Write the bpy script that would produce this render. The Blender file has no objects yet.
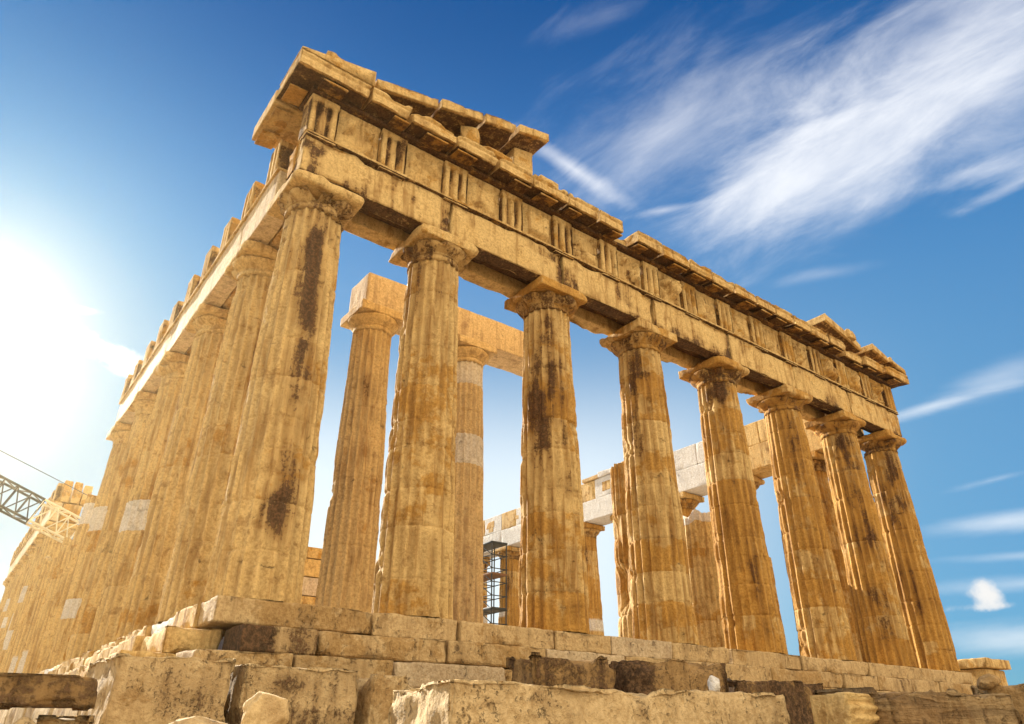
import bpy, math, random
import numpy as np
from mathutils import Vector, Matrix

C = bpy.context.scene
R = math.radians
COL = C.collection

# ------------------------------------------------------------------ camera
cam = bpy.data.cameras.new("camera")
cam_o = bpy.data.objects.new("camera", cam)
COL.objects.link(cam_o)
C.camera = cam_o
YAW, PIT = 0.6522, 0.4798
fwd = Vector((math.sin(YAW)*math.cos(PIT), math.cos(YAW)*math.cos(PIT), math.sin(PIT)))
cam_o.location = (-3.955, -14.098, -2.2986)
cam_o.rotation_euler = fwd.to_track_quat('-Z', 'Y').to_euler()
cam.sensor_width = 36.0
cam.lens = 36.0*715.9/1024.0
cam.clip_start = 0.05
cam.clip_end = 6000.0

# ------------------------------------------------------------------ light
SUN_AZ, SUN_EL = R(-4.5), R(23.4)         # azimuth from +Y towards +X
sun_dir = Vector((math.sin(SUN_AZ)*math.cos(SUN_EL), math.cos(SUN_AZ)*math.cos(SUN_EL), math.sin(SUN_EL)))
sl = bpy.data.lights.new("sun", 'SUN')
sl.energy = 5.0
sl.angle = R(0.55)
sl.color = (1.0, 0.92, 0.77)
so = bpy.data.objects.new("sun", sl)
COL.objects.link(so)
so.rotation_euler = sun_dir.to_track_quat('Z', 'Y').to_euler()
so.location = (0, 60, 60)

C.view_settings.view_transform = 'Standard'
C.view_settings.look = 'None'
C.view_settings.gamma = 1.0
C.view_settings.use_curve_mapping = False
C.view_settings.exposure = 1.4
SKY_TINT = (0.08, 0.62, 0.85)
HZ_LOW = (3.55, 3.95, 4.1)
HZ_MID = (1.25, 2.0, 2.6)
HZ_FAR = (1.05, 2.05, 2.7)
DEEP = (0.0, 0.52, 1.70)
VEIL_DENSITY = 0.00030
SUN_WHITE = (6.5, 5.8, 4.4)
C.render.engine = 'CYCLES'
C.cycles.max_bounces = 8
C.cycles.diffuse_bounces = 6

world = bpy.data.worlds.new("World")
C.world = world
world.use_nodes = True
world.cycles.sampling_method = 'MANUAL'
world.cycles.sample_map_resolution = 512
wt = world.node_tree
wt.nodes.clear()


class NG:
    """small helper to write node graphs"""
    def __init__(self, t):
        self.t = t

    def n(self, typ, **kw):
        nd = self.t.nodes.new(typ)
        for k, v in kw.items():
            setattr(nd, k, v)
        return nd

    def put(self, sock, v):
        if v is None:
            return
        if isinstance(v, bpy.types.NodeSocket):
            self.t.links.new(v, sock)
        else:
            if sock.type == 'RGBA' and not isinstance(v, (int, float)) and len(v) == 3:
                v = (*v, 1.0)
            sock.default_value = v

    def m(self, op, a, b=None, c=None, clamp=False):
        nd = self.n('ShaderNodeMath', operation=op, use_clamp=clamp)
        self.put(nd.inputs[0], a); self.put(nd.inputs[1], b); self.put(nd.inputs[2], c)
        return nd.outputs[0]

    def v(self, op, a, b=None, scale=None):
        nd = self.n('ShaderNodeVectorMath', operation=op)
        self.put(nd.inputs[0], a); self.put(nd.inputs[1], b)
        if scale is not None:
            self.put(nd.inputs['Scale'], scale)
        return nd.outputs['Value'] if op in ('DOT_PRODUCT', 'LENGTH') else nd.outputs[0]

    def noise(self, vec, scale, detail=6, rough=0.6, dist=0.0, lac=2.0):
        nd = self.n('ShaderNodeTexNoise')
        self.put(nd.inputs['Vector'], vec)
        nd.inputs['Scale'].default_value = scale
        nd.inputs['Detail'].default_value = detail
        nd.inputs['Roughness'].default_value = rough
        nd.inputs['Lacunarity'].default_value = lac
        nd.inputs['Distortion'].default_value = dist
        return nd.outputs['Fac']

    def ss(self, v, lo, hi, a=0.0, b=1.0):
        nd = self.n('ShaderNodeMapRange', interpolation_type='SMOOTHSTEP')
        self.put(nd.inputs[0], v)
        self.put(nd.inputs[1], lo); self.put(nd.inputs[2], hi)
        self.put(nd.inputs[3], a); self.put(nd.inputs[4], b)
        return nd.outputs[0]

    def mix(self, f, a, b, mode='MIX'):
        nd = self.n('ShaderNodeMix', data_type='RGBA', blend_type=mode)
        self.put(nd.inputs[0], f); self.put(nd.inputs[6], a); self.put(nd.inputs[7], b)
        return nd.outputs[2]

    def comb(self, x, y, z):
        nd = self.n('ShaderNodeCombineXYZ')
        self.put(nd.inputs[0], x); self.put(nd.inputs[1], y); self.put(nd.inputs[2], z)
        return nd.outputs[0]


W = NG(wt)
sky = W.n('ShaderNodeTexSky', sky_type='NISHITA')
sky.sun_disc = False
sky.sun_elevation = SUN_EL
sky.sun_rotation = SUN_AZ
sky.altitude = 150.0
sky.air_density = 1.0
sky.dust_density = 0.6
sky.ozone_density = 2.5
d = W.n('ShaderNodeTexCoord').outputs['Generated']
sepd = W.n('ShaderNodeSeparateXYZ'); W.put(sepd.inputs[0], d)
dx, dy, dz = sepd.outputs

# deep clear blue overhead, paling through the dusty air low down and towards the sun
sdot = W.v('DOT_PRODUCT', d, tuple(sun_dir))
ang = W.m('ARCCOSINE', W.m('MINIMUM', sdot, 0.99999))
hs = W.n('ShaderNodeHueSaturation')
hs.inputs['Saturation'].default_value = 1.25
W.put(hs.inputs['Color'], sky.outputs[0])
skycol = W.mix(0.62, W.mix(1.0, hs.outputs[0], SKY_TINT, 'MULTIPLY'), DEEP)
upk = W.ss(dz, 0.50, 0.88, 1.0, 0.50)
skycol = W.mix(1.0, skycol, W.comb(W.m('POWER', upk, 1.8), upk, W.m('POWER', upk, 0.75)), 'MULTIPLY')
dzc = W.m('MAXIMUM', dz, 0.0)
hz = W.m('MULTIPLY', W.m('POWER', 2.718, W.m('MULTIPLY', W.m('POWER', W.m('DIVIDE', dzc, 0.58), 3.6), -1.0)),
         W.ss(ang, 1.45, 0.70, 0.46, 0.96))
hzcol = W.mix(W.m('MULTIPLY', W.ss(dz, 0.50, 0.30), W.ss(ang, 0.18, 0.40, 0.15, 1.0)), HZ_MID, HZ_LOW)
hzcol = W.mix(W.ss(ang, 0.78, 1.22), hzcol, HZ_FAR)
skycol = W.mix(hz, skycol, hzcol)
au = W.m('MULTIPLY', W.m('POWER', 2.718, W.m('MULTIPLY', W.m('POWER', W.m('DIVIDE', ang, 0.088), 1.5), -1.0)), 0.95)
skycol = W.mix(au, skycol, SUN_WHITE)


def dirv(az, el):
    az, el = R(az), R(el)
    return Vector((math.sin(az)*math.cos(el), math.cos(az)*math.cos(el), math.sin(el)))


class Frame:
    """tangent chart of the sky round one direction, with a noise streaked along its first axis"""
    def __init__(self, az, el, az2, el2, nscale, stretch, seed, detail=7):
        a, b = dirv(az, el), dirv(az2, el2)
        self.c = (a+b).normalized()
        self.t1 = (b-a); self.t1 = (self.t1 - self.c*self.t1.dot(self.c)).normalized()
        self.t2 = self.c.cross(self.t1)
        if self.t2.z < 0: self.t2 = -self.t2
        dc = W.m('MAXIMUM', W.v('DOT_PRODUCT', d, tuple(self.c)), 0.05)
        self.s = W.m('DIVIDE', W.v('DOT_PRODUCT', d, tuple(self.t1)), dc)
        self.t = W.m('DIVIDE', W.v('DOT_PRODUCT', d, tuple(self.t2)), dc)
        vec = W.comb(W.m('MULTIPLY', self.s, 1.0/stretch), self.t, seed)
        n1 = W.noise(vec, nscale, detail, 0.64, 0.35)
        n2 = W.noise(vec, nscale*0.3, 3, 0.5, 0.3)
        self.n0 = n1
        self.n = W.m('ADD', W.m('SUBTRACT', n1, 0.5), W.m('MULTIPLY', W.m('SUBTRACT', n2, 0.5), 1.1))
        self.front = W.m('GREATER_THAN', W.v('DOT_PRODUCT', d, tuple(self.c)), 0.3)
        self.acc = None

    def chart(self, az, el):
        v = dirv(az, el)
        return v.dot(self.t1)/v.dot(self.c), v.dot(self.t2)/v.dot(self.c)

    def cloud(self, az, el, az2, el2, half, dens, warp=1.0, soft=0.7):
        s0, t0 = self.chart(az, el); s1, t1 = self.chart(az2, el2)
        cs, ct = (s0+s1)/2, (t0+t1)/2
        L = math.hypot(s1-s0, t1-t0)
        ux, uy = (s1-s0)/L, (t1-t0)/L
        p = W.m('SUBTRACT', self.s, cs); q = W.m('SUBTRACT', self.t, ct)
        al = W.m('DIVIDE', W.m('MULTIPLY_ADD', p, ux, W.m('MULTIPLY', q, uy)), L*0.62)
        ac = W.m('DIVIDE', W.m('MULTIPLY_ADD', p, -uy, W.m('MULTIPLY', q, ux)), half)
        e = W.m('SQRT', W.m('MULTIPLY_ADD', al, al, W.m('MULTIPLY', ac, ac)))
        v = W.m('ADD', W.m('SUBTRACT', 1.0, e), W.m('MULTIPLY', self.n, warp))
        k = W.m('MULTIPLY', W.ss(v, 0.0, soft), dens)
        self.acc = k if self.acc is None else W.m('SUBTRACT', W.m('ADD', self.acc, k), W.m('MULTIPLY', self.acc, k))

    def done(self, col):
        global skycol
        skycol = W.mix(W.m('MULTIPLY', self.acc, self.front), skycol, col)


F1 = Frame(54.4, 35.6, 86.8, 39.5, 17.0, 2.8, 1.7, 8)      # cirrus swept up to the right
F1.cloud(54.0, 35.0, 94.0, 42.0, 0.150, 0.80, 1.5, 1.6)
F1.cloud(51.0, 34.6, 78.0, 40.5, 0.080, 0.80, 1.2, 1.2)
F1.cloud(38.0, 39.5, 74.0, 47.0, 0.16, 0.62, 1.6, 1.7)
F1.cloud(36.3, 46.0, 51.0, 38.0, 0.020, 0.80, 1.1, 1.3)
F1.cloud(47.8, 38.3, 57.0, 38.5, 0.011, 0.62, 1.5, 1.3)
F1.cloud(71.0, 35.2, 86.0, 33.6, 0.020, 0.50, 1.9, 1.6)
F1.cloud(75.0, 32.6, 86.0, 33.6, 0.014, 0.60, 1.9, 1.4)
F1.cloud(41.0, 51.8, 57.0, 53.5, 0.035, 0.32, 1.9, 1.8)
F1.cloud(59.8, 31.6, 70.1, 30.9, 0.015, 0.22, 1.2, 1.2)
F1.done((3.9, 4.0, 4.2))
F2 = Frame(67.8, 12.0, 74.4, 12.0, 30.0, 4.0, 4.2, 6)      # flat bands low on the right
F2.cloud(65.0, 20.0, 74.5, 20.8, 0.010, 0.55, 1.3, 1.4)
F2.cloud(70.0, 20.9, 79.2, 22.0, 0.026, 0.32, 1.0, 1.2)
F2.cloud(68.0, 14.6, 76.5, 15.4, 0.009, 0.5, 1.5, 1.4)
F2.cloud(66.5, 12.4, 78.0, 12.2, 0.018, 0.55, 0.9, 1.1)
F2.cloud(66.0, 5.6, 80.0, 4.9, 0.022, 0.55, 1.0, 1.2)
F2.cloud(65.0, 8.6, 80.0, 8.2, 0.012, 0.35, 1.0, 1.2)
F2.cloud(67.0, 10.4, 80.0, 9.7, 0.008, 0.3, 1.0, 1.2)
F2.done((4.0, 4.15, 4.3))
F3 = Frame(68.5, 7.6, 71.2, 7.6, 42.0, 1.0, 8.1, 6)        # a small cumulus
F3.cloud(69.0, 7.9, 70.9, 7.9, 0.016, 0.9, 1.5, 0.8)
F3.cloud(69.3, 8.25, 70.7, 8.25, 0.016, 0.9, 1.3, 0.8)
F3.cloud(67.6, 7.3, 72.0, 7.3, 0.006, 0.7, 2.0, 1.2)
F3.done((3.7, 3.65, 3.6))
F4 = Frame(-1.0, 22.0, 6.0, 22.0, 26.0, 1.6, 3.3, 6)       # bright shreds round the sun
F4.cloud(2.6, 24.6, 9.4, 22.8, 0.022, 0.9, 2.2, 1.0)
F4.cloud(0.4, 26.5, 3.6, 26.9, 0.006, 0.7, 1.6, 1.2)
F4.cloud(-2.5, 18.8, 1.6, 19.6, 0.020, 0.9, 2.2, 0.9)
F4.done((6.6, 6.3, 5.7))
# unseen bright cumulus added over the eastern sky to fill the shaded front
en = W.noise(d, 2.2, 7, 0.58)
ecov = W.m('MULTIPLY', W.ss(en, 0.36, 0.56), W.ss(dy, 0.12, -0.25))
ecol = W.mix(W.ss(en, 0.45, 0.75), (8.2, 6.7, 4.5), (12.0, 9.9, 6.8))
skycol = W.mix(ecov, skycol, ecol)
bg = W.n('ShaderNodeBackground')
W.put(bg.inputs[0], skycol)
bg.inputs[1].default_value = 0.10
out = W.n('ShaderNodeOutputWorld')
wt.links.new(bg.outputs[0], out.inputs[0])


# ------------------------------------------------------------------ noise (numpy)
def _h(ix, iy, iz, seed):
    h = (ix.astype(np.uint32)*np.uint32(374761393) + iy.astype(np.uint32)*np.uint32(668265263)
         + iz.astype(np.uint32)*np.uint32(2147483647) + np.uint32((seed*144665 + 1013) & 0xffffffff))
    h = (h ^ (h >> np.uint32(13)))*np.uint32(1274126177)
    h = (h ^ (h >> np.uint32(15)))*np.uint32(2246822519)
    return ((h ^ (h >> np.uint32(16))) & np.uint32(0xffffff)).astype(np.float64)/16777215.0


def vn(P, seed=0):
    P = P + 1000.0
    i = np.floor(P).astype(np.int64)
    f = P - i
    f = f*f*(3-2*f)
    x, y, z = i[:, 0], i[:, 1], i[:, 2]
    fx, fy, fz = f[:, 0], f[:, 1], f[:, 2]
    g = lambda a, b, c: _h(x+a, y+b, z+c, seed)
    x00 = g(0, 0, 0)*(1-fx)+g(1, 0, 0)*fx
    x10 = g(0, 1, 0)*(1-fx)+g(1, 1, 0)*fx
    x01 = g(0, 0, 1)*(1-fx)+g(1, 0, 1)*fx
    x11 = g(0, 1, 1)*(1-fx)+g(1, 1, 1)*fx
    return (x00*(1-fy)+x10*fy)*(1-fz) + (x01*(1-fy)+x11*fy)*fz


def fbm(P, f=1.0, octv=4, seed=0, gain=0.5):
    s, a, t = 0.0, 1.0, 0.0
    for o in range(octv):
        s = s + a*vn(P*f + o*17.3, seed+o*7)
        t += a; a *= gain; f *= 2.03
    return s/t


def sst(v, a, b):
    t = np.clip((v-a)/(b-a), 0, 1)
    return t*t*(3-2*t)


# ------------------------------------------------------------------ materials
def stone(name, dark, honey, cream, crust, pale, bump=0.5, pits=0.35, crackscale=0.55, grain=1.0, rough=0.85, beds=0.0, pscale=9.0, pcov=0.46, streak=1.0):
    m = bpy.data.materials.new(name)
    m.use_nodes = True
    t = m.node_tree
    t.nodes.clear()
    g = NG(t)
    oi = g.n('ShaderNodeObjectInfo')
    co = g.n('ShaderNodeTexCoord').outputs['Object']
    off = g.v('SCALE', g.comb(oi.outputs['Random'], oi.outputs['Random'], oi.outputs['Random']), scale=83.0)
    p = g.v('ADD', co, off)
    sc = g.n('ShaderNodeSeparateColor'); g.put(sc.inputs[0], oi.outputs['Color'])
    tone, dirt, newm = sc.outputs
    a_tn = g.n('ShaderNodeAttribute'); a_tn.attribute_name = 'drumtone'
    tone = g.m('ADD', tone, a_tn.outputs['Fac'])
    def attr(nm):
        a = g.n('ShaderNodeAttribute'); a.attribute_name = nm
        return a.outputs['Fac']
    a_st, a_pa = attr('stain'), attr('pale')
    nbig = g.noise(p, 0.55*grain, 3, 0.6, 0.3)
    nmid = g.noise(p, 2.6*grain, 5, 0.65, 0.2)
    nfine = g.noise(p, 14*grain, 4, 0.7)
    stv = g.v('MULTIPLY', p, (3.2, 3.2, 0.33))
    nstr = g.noise(stv, 1.3*grain, 5, 0.65, 0.25)
    # base: a honey patina flaking off paler marble
    nfl = g.noise(p, 1.9*grain, 7, 0.68, 0.35)
    k = g.m('ADD', g.m('ADD', g.m('MULTIPLY', g.m('SUBTRACT', nbig, 0.5), 1.1), g.m('MULTIPLY', g.m('SUBTRACT', nfl, 0.5), 1.3)), g.m('MULTIPLY', g.m('SUBTRACT', tone, 0.5), 0.75))
    k2 = g.m('ADD', g.m('MULTIPLY', g.ss(k, -0.06, 0.04), 0.55), g.m('MULTIPLY', g.ss(k, -0.30, 0.40), 0.45))
    base = g.mix(k2, honey, cream)
    base = g.mix(g.m('MULTIPLY', g.ss(nstr, 0.48, 0.66), g.m('MULTIPLY_ADD', tone, -0.35*streak, 0.80*streak)), base, dark)
    base = g.mix(g.m('MULTIPLY', g.ss(nmid, 0.56, 0.66), 0.5), base, dark)
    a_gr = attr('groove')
    base = g.mix(g.m('MULTIPLY', a_gr, 0.6), base, tuple(c*0.5 for c in dark))  # flute valleys darkened: grime plus painted shade between the arrises
    # new marble inserts
    pm = g.m('MAXIMUM', a_pa, newm, clamp=True)
    pcol = g.mix(g.ss(nmid, 0.4, 0.7), pale, tuple(c*0.86 for c in pale))
    base = g.mix(pm, base, pcol)
    # black-brown gypsum crust, plus shade painted under ledges, in grooves and gaps
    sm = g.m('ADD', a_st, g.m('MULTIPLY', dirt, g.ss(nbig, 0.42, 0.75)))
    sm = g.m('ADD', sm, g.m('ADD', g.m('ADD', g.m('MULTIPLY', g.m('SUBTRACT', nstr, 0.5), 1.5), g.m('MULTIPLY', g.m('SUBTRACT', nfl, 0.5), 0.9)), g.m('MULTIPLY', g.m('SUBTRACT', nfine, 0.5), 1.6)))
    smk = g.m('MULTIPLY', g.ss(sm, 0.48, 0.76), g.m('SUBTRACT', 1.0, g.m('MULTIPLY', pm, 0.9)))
    soot_shade = g.m('MULTIPLY', g.ss(sm, 0.05, 0.60), g.m('SUBTRACT', 1.0, pm))
    base = g.mix(g.m('MULTIPLY', soot_shade, 0.55), base, dark)
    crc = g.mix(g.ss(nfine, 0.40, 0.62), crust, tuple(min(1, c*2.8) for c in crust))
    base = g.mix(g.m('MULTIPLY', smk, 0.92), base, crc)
    # fine mottling
    base = g.mix(g.ss(nfine, 0.35, 0.65), g.mix(1.0, base, (0.70, 0.65, 0.58), 'MULTIPLY'), base)
    # cracks
    wv = g.v('ADD', p, g.v('SCALE', g.comb(nmid, nfl, nbig), scale=0.9))
    vor = g.n('ShaderNodeTexVoronoi', feature='DISTANCE_TO_EDGE')
    g.put(vor.inputs['Vector'], wv); vor.inputs['Scale'].default_value = crackscale
    ck = g.m('MULTIPLY', g.ss(vor.outputs['Distance'], 0.009, 0.002), g.ss(nfl, 0.57, 0.63))
    base = g.mix(g.m('MULTIPLY', ck, 0.5), base, tuple(c*0.8 for c in crust))
    # pits
    vp = g.n('ShaderNodeTexVoronoi', feature='F1')
    g.put(vp.inputs['Vector'], g.v('ADD', p, g.v('SCALE', g.comb(nmid, nfl, nfine), scale=0.5))); vp.inputs['Scale'].default_value = pscale
    pit = g.m('MULTIPLY', g.ss(vp.outputs['Distance'], 0.36, 0.14), g.ss(nmid, pcov, pcov+0.14))
    # old dowel and bullet holes, few and round
    vh = g.n('ShaderNodeTexVoronoi', feature='F1')
    g.put(vh.inputs['Vector'], p); vh.inputs['Scale'].default_value = 1.0
    hsep = g.n('ShaderNodeSeparateColor'); g.put(hsep.inputs[0], vh.outputs['Color'])
    hole = g.m('MULTIPLY', g.ss(g.m('ADD', vh.outputs['Distance'], g.m('MULTIPLY', g.m('SUBTRACT', nfine, 0.5), 0.06)), 0.075, 0.050), g.m('GREATER_THAN', hsep.outputs[0], 0.45))
    pit = g.m('MAXIMUM', pit, hole)
    base = g.mix(g.m('MULTIPLY', pit, pits), base, tuple(c*1.2 for c in crust))
    hgt = g.m('ADD', g.m('MULTIPLY', nmid, 0.55), g.m('MULTIPLY', nfine, 0.34))
    hgt = g.m('ADD', hgt, g.m('MULTIPLY', nstr, 0.25))
    hgt = g.m('ADD', hgt, g.m('MULTIPLY', g.ss(k, -0.06, 0.04), -0.07))
    if beds:
        bv = g.v('MULTIPLY', p, (0.5, 0.5, 7.0))
        bd = g.noise(bv, 1.2, 6, 0.6, 0.6)
        hgt = g.m('ADD', hgt, g.m('MULTIPLY', bd, beds))
        base = g.mix(g.m('MULTIPLY', g.ss(bd, 0.52, 0.40), 0.5*beds), base, tuple(c*1.6 for c in crust))
    hgt = g.m('SUBTRACT', hgt, g.m('ADD', g.m('MULTIPLY', pit, 0.35*(pits+0.3)), g.m('MULTIPLY', ck, 0.5)))
    hgt = g.m('ADD', hgt, g.m('MULTIPLY', smk, 0.10))
    bp = g.n('ShaderNodeBump'); bp.inputs['Strength'].default_value = bump; bp.inputs['Distance'].default_value = 0.10
    g.put(bp.inputs['Height'], hgt)
    b = g.n('ShaderNodeBsdfPrincipled')
    g.put(b.inputs['Base Color'], base)
    b.inputs['Roughness'].default_value = rough
    b.inputs['Specular IOR Level'].default_value = 0.25
    g.put(b.inputs['Normal'], bp.outputs[0])
    o = g.n('ShaderNodeOutputMaterial')
    t.links.new(b.outputs[0], o.inputs[0])
    return m


MARBLE = stone("weathered_marble", (0.29, 0.138, 0.030), (0.56, 0.305, 0.068), (0.76, 0.54, 0.235),
               (0.045, 0.020, 0.008), (0.78, 0.775, 0.77), bump=0.9, pits=0.22, pcov=0.58)
MARBLE_FAR = MARBLE
LIME = stone("pitted_limestone", (0.24, 0.14, 0.055), (0.45, 0.29, 0.125), (0.66, 0.49, 0.265),
             (0.05, 0.027, 0.013), (0.60, 0.54, 0.44), bump=0.9, pits=0.6, crackscale=0.7, pscale=15.0, pcov=0.44, streak=0.25)
LIME_STEP = stone("worn_step_marble", (0.22, 0.125, 0.045), (0.42, 0.265, 0.105), (0.62, 0.45, 0.235), (0.045, 0.022, 0.01), (0.66, 0.60, 0.50), bump=0.9, pits=0.5, streak=0.25)
LIME_BED = stone("bedded_limestone", (0.18, 0.105, 0.045), (0.32, 0.20, 0.09), (0.46, 0.33, 0.17),
                 (0.045, 0.025, 0.012), (0.60, 0.54, 0.44), bump=1.0, pits=0.5, crackscale=0.9, beds=0.9, streak=0.25)


def plain(name, col, rough=0.5, metal=0.0):
    m = bpy.data.materials.new(name); m.use_nodes = True
    g = NG(m.node_tree)
    b = m.node_tree.nodes['Principled BSDF']
    co = g.n('ShaderNodeTexCoord').outputs['Object']
    n = g.noise(co, 3.0, 5)
    g.put(b.inputs['Base Color'], g.mix(g.ss(n, 0.4, 0.7), col, tuple(c*0.7 for c in col)))
    b.inputs['Roughness'].default_value = rough
    b.inputs['Metallic'].default_value = metal
    return m


STEEL = plain("dark_steel", (0.035, 0.04, 0.045), 0.5, 0.3)
CREAM = plain("flare_cream", (0.75, 0.66, 0.46), 0.5)  # cream colour paints flare light on the boom's end
RUST = plain("rusty_board", (0.20, 0.09, 0.035), 0.8)


# ------------------------------------------------------------------ mesh helpers
def mk(name, V, F, mat, parent=None, loc=(0, 0, 0), attrs=None, smooth=True, color=(0.5, 0.15, 0, 1)):
    V = np.asarray(V, dtype=np.float32)
    F = np.asarray(F, dtype=np.int32)
    me = bpy.data.meshes.new(name)
    me.vertices.add(len(V)); me.vertices.foreach_set('co', V.ravel())
    n, k = F.shape
    me.loops.add(n*k); me.loops.foreach_set('vertex_index', F.ravel())
    me.polygons.add(n)
    me.polygons.foreach_set('loop_start', np.arange(0, n*k, k, dtype=np.int32))
    me.polygons.foreach_set('loop_total', np.full(n, k, dtype=np.int32))
    me.polygons.foreach_set('use_smooth', np.full(n, smooth, dtype=bool))
    me.update(calc_edges=True)
    me.validate()
    for nm, a in (attrs or {}).items():
        at = me.attributes.new(nm, 'FLOAT', 'POINT')
        at.data.foreach_set('value', np.asarray(a, dtype=np.float32))
    me.materials.append(mat)
    o = bpy.data.objects.new(name, me)
    COL.objects.link(o)
    o.parent = parent
    o.location = loc
    o.color = color
    return o


def lat(a, b, res, e=0.03):
    """lattice coordinates along one side, with extra rows close to the edges"""
    L = b-a
    e = min(e, L*0.12)
    inner = np.linspace(a+2.4*e, b-2.4*e, max(2, int(round((L-4.8*e)/res))+1))
    return np.concatenate([[a, a+e], inner, [b-e, b]])


def boxlat(xs, ys, zs):
    nx, ny, nz = len(xs), len(ys), len(zs)
    def idf(i, j, k): return (i*ny+j)*nz+k
    faces = []
    def grid(A, flip):
        q = np.stack([A[:-1, :-1], A[1:, :-1], A[1:, 1:], A[:-1, 1:]], -1).reshape(-1, 4)
        faces.append(q[:, ::-1] if flip else q)
    I, J, K = np.arange(nx), np.arange(ny), np.arange(nz)
    grid(idf(I[:, None], J[None, :], 0), True); grid(idf(I[:, None], J[None, :], nz-1), False)
    grid(idf(I[:, None], 0, K[None, :]), False); grid(idf(I[:, None], ny-1, K[None, :]), True)
    grid(idf(0, J[:, None], K[None, :]), True); grid(idf(nx-1, J[:, None], K[None, :]), False)
    F = np.concatenate(faces)
    u, inv = np.unique(F.ravel(), return_inverse=True)
    k = u % nz; j = (u//nz) % ny; i = u//(nz*ny)
    V = np.stack([xs[i], ys[j], zs[k]], -1).astype(float)
    return V, inv.reshape(-1, 4)


SEED = [1]


def block(name, lo, hi, parent=None, mat=None, res=0.16, r0=0.012, chip=0.10, cf=1.3, thr=0.5, rough=0.012,
          bite=0.0, bf=0.7, color=(0.5, 0.15, 0, 1), shape=None, pre=None, xs=None, zs=None, ys=None, seed=None, rotz=0.0, attrs=None, warp=0.0, stain=None, rocky=0.0):
    mat = mat or MARBLE
    if seed is None:
        SEED[0] += 1; seed = SEED[0]
    lo = np.array(lo, float); hi = np.array(hi, float)
    c = (lo+hi)/2
    xs = lat(lo[0], hi[0], res) if xs is None else xs
    ys = lat(lo[1], hi[1], res) if ys is None else ys
    zs = lat(lo[2], hi[2], res) if zs is None else zs
    V, F = boxlat(xs, ys, zs)
    off = np.array([seed*3.17 % 97, seed*7.91 % 89, seed*5.37 % 83])
    Vs = V.copy()
    for ax_ in range(3):
        sn_ = min(0.22, 0.45*(hi[ax_]-lo[ax_]))
        Vs[:, ax_] = np.where(V[:, ax_]-lo[ax_] < sn_, lo[ax_], np.where(hi[ax_]-V[:, ax_] < sn_, hi[ax_], V[:, ax_]))
    Nn = fbm(Vs+off, cf, 4, seed)
    r = r0 + chip*sst(Nn, thr, thr+0.25)
    r = np.minimum(r, 0.46*np.min(hi-lo))[:, None]
    q = np.clip(V, lo+r, hi-r)
    dd = V-q
    ln = np.maximum(np.linalg.norm(dd, axis=1, keepdims=True), 1e-6)
    nrm = dd/ln
    V2 = q+nrm*r
    nrm = nrm/np.maximum(np.max(np.abs(nrm), axis=1, keepdims=True), 1e-6)
    Nf = fbm(V+off, 5.0, 4, seed+3)
    Nl = fbm(V+off, 1.1, 3, seed+5)
    V2 = V2 - nrm*(rough*2*np.clip(Nf-0.35, 0, 1))[:, None] - nrm*(rough*1.5*Nl)[:, None]
    if rocky:
        q4 = V+off; am, fr, tot, acc = 1.0, 1.6, 0.0, 0.0
        for k4 in range(5):
            acc = acc + am*np.abs(2*vn(q4*fr+k4*9.1, seed+40+k4)-1); tot += am; am *= 0.6; fr *= 2.1
        V2 = V2 - nrm*(rocky*2.2*np.clip(1-acc/tot-0.25, 0, 1)**1.5)[:, None]
    if bite:
        V2 = V2 - nrm*(bite*sst(fbm(V+off, bf, 4, seed+9), 0.52, 0.72))[:, None]
    if warp:
        wv = np.stack([fbm(V+off, 0.5, 2, seed+k) for k in (21, 22, 23)], -1)-0.5
        V2 = V2 + wv*warp*2
    if shape is not None:
        V2 = shape(V2, V)
    a = attrs or {}
    if stain is not None:
        a = {'stain': stain(V)}
    pl = Vector((0, 0, 0))
    pp = parent
    while pp is not None:
        pl = pl + pp.location; pp = pp.parent
    L = V2-c
    if rotz:
        cs, sn = math.cos(rotz), math.sin(rotz)
        L = np.stack([L[:, 0]*cs-L[:, 1]*sn, L[:, 0]*sn+L[:, 1]*cs, L[:, 2]], -1)
    return mk(name, L, F, mat, parent, tuple(Vector(c)-pl), a, True, color)


def empty(name, loc, label, cat, group=None):
    o = bpy.data.objects.new(name, None); COL.objects.link(o)
    o.location = loc; o.empty_display_size = 0.5
    o['label'] = label; o['category'] = cat
    if group: o['group'] = group
    return o


def tag(o, label, cat, group=None):
    o['label'] = label; o['category'] = cat
    if group: o['group'] = group
    return o


def dup(o, loc, parent, color=None, rz=0.0):
    c = o.copy(); COL.objects.link(c); c.parent = parent; c.location = loc
    c.rotation_euler = (0, 0, rz)
    if color: c.color = color
    for ch in o.children:
        k = ch.copy(); COL.objects.link(k); k.parent = c
        if color: k.color = color
    return c


rng = random.Random(7)
CAMP = np.array(cam_o.location)

# ------------------------------------------------------------------ ground
gx = np.sign(np.linspace(-1, 1, 181))*np.abs(np.linspace(-1, 1, 181))**3.2*420
GX, GY = np.meshgrid(gx+5, gx-8, indexing='ij')
P2 = np.stack([GX.ravel(), GY.ravel(), np.zeros(GX.size)], -1)
dist = np.clip(-P2[:, 1]-2.0, 0, 12)/12.0
gz = -2.75 - 1.2*sst(dist, 0.25, 1.0) + 0.5*(fbm(P2, 0.12, 4, 3)-0.5) + 0.12*(fbm(P2, 1.1, 3, 5)-0.5)
far = np.hypot(P2[:, 0]-15, P2[:, 1]-30)
gz = gz - np.clip((far-90)*0.25, 0, 60)*sst(far, 90, 220)
P2[:, 2] = np.where((P2[:, 0] > 0.5) & (P2[:, 0] < 30.3) & (P2[:, 1] > 0.5) & (P2[:, 1] < 69), -3.2, gz)
n1 = len(gx)
ids = np.arange(n1*n1).reshape(n1, n1)
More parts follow.
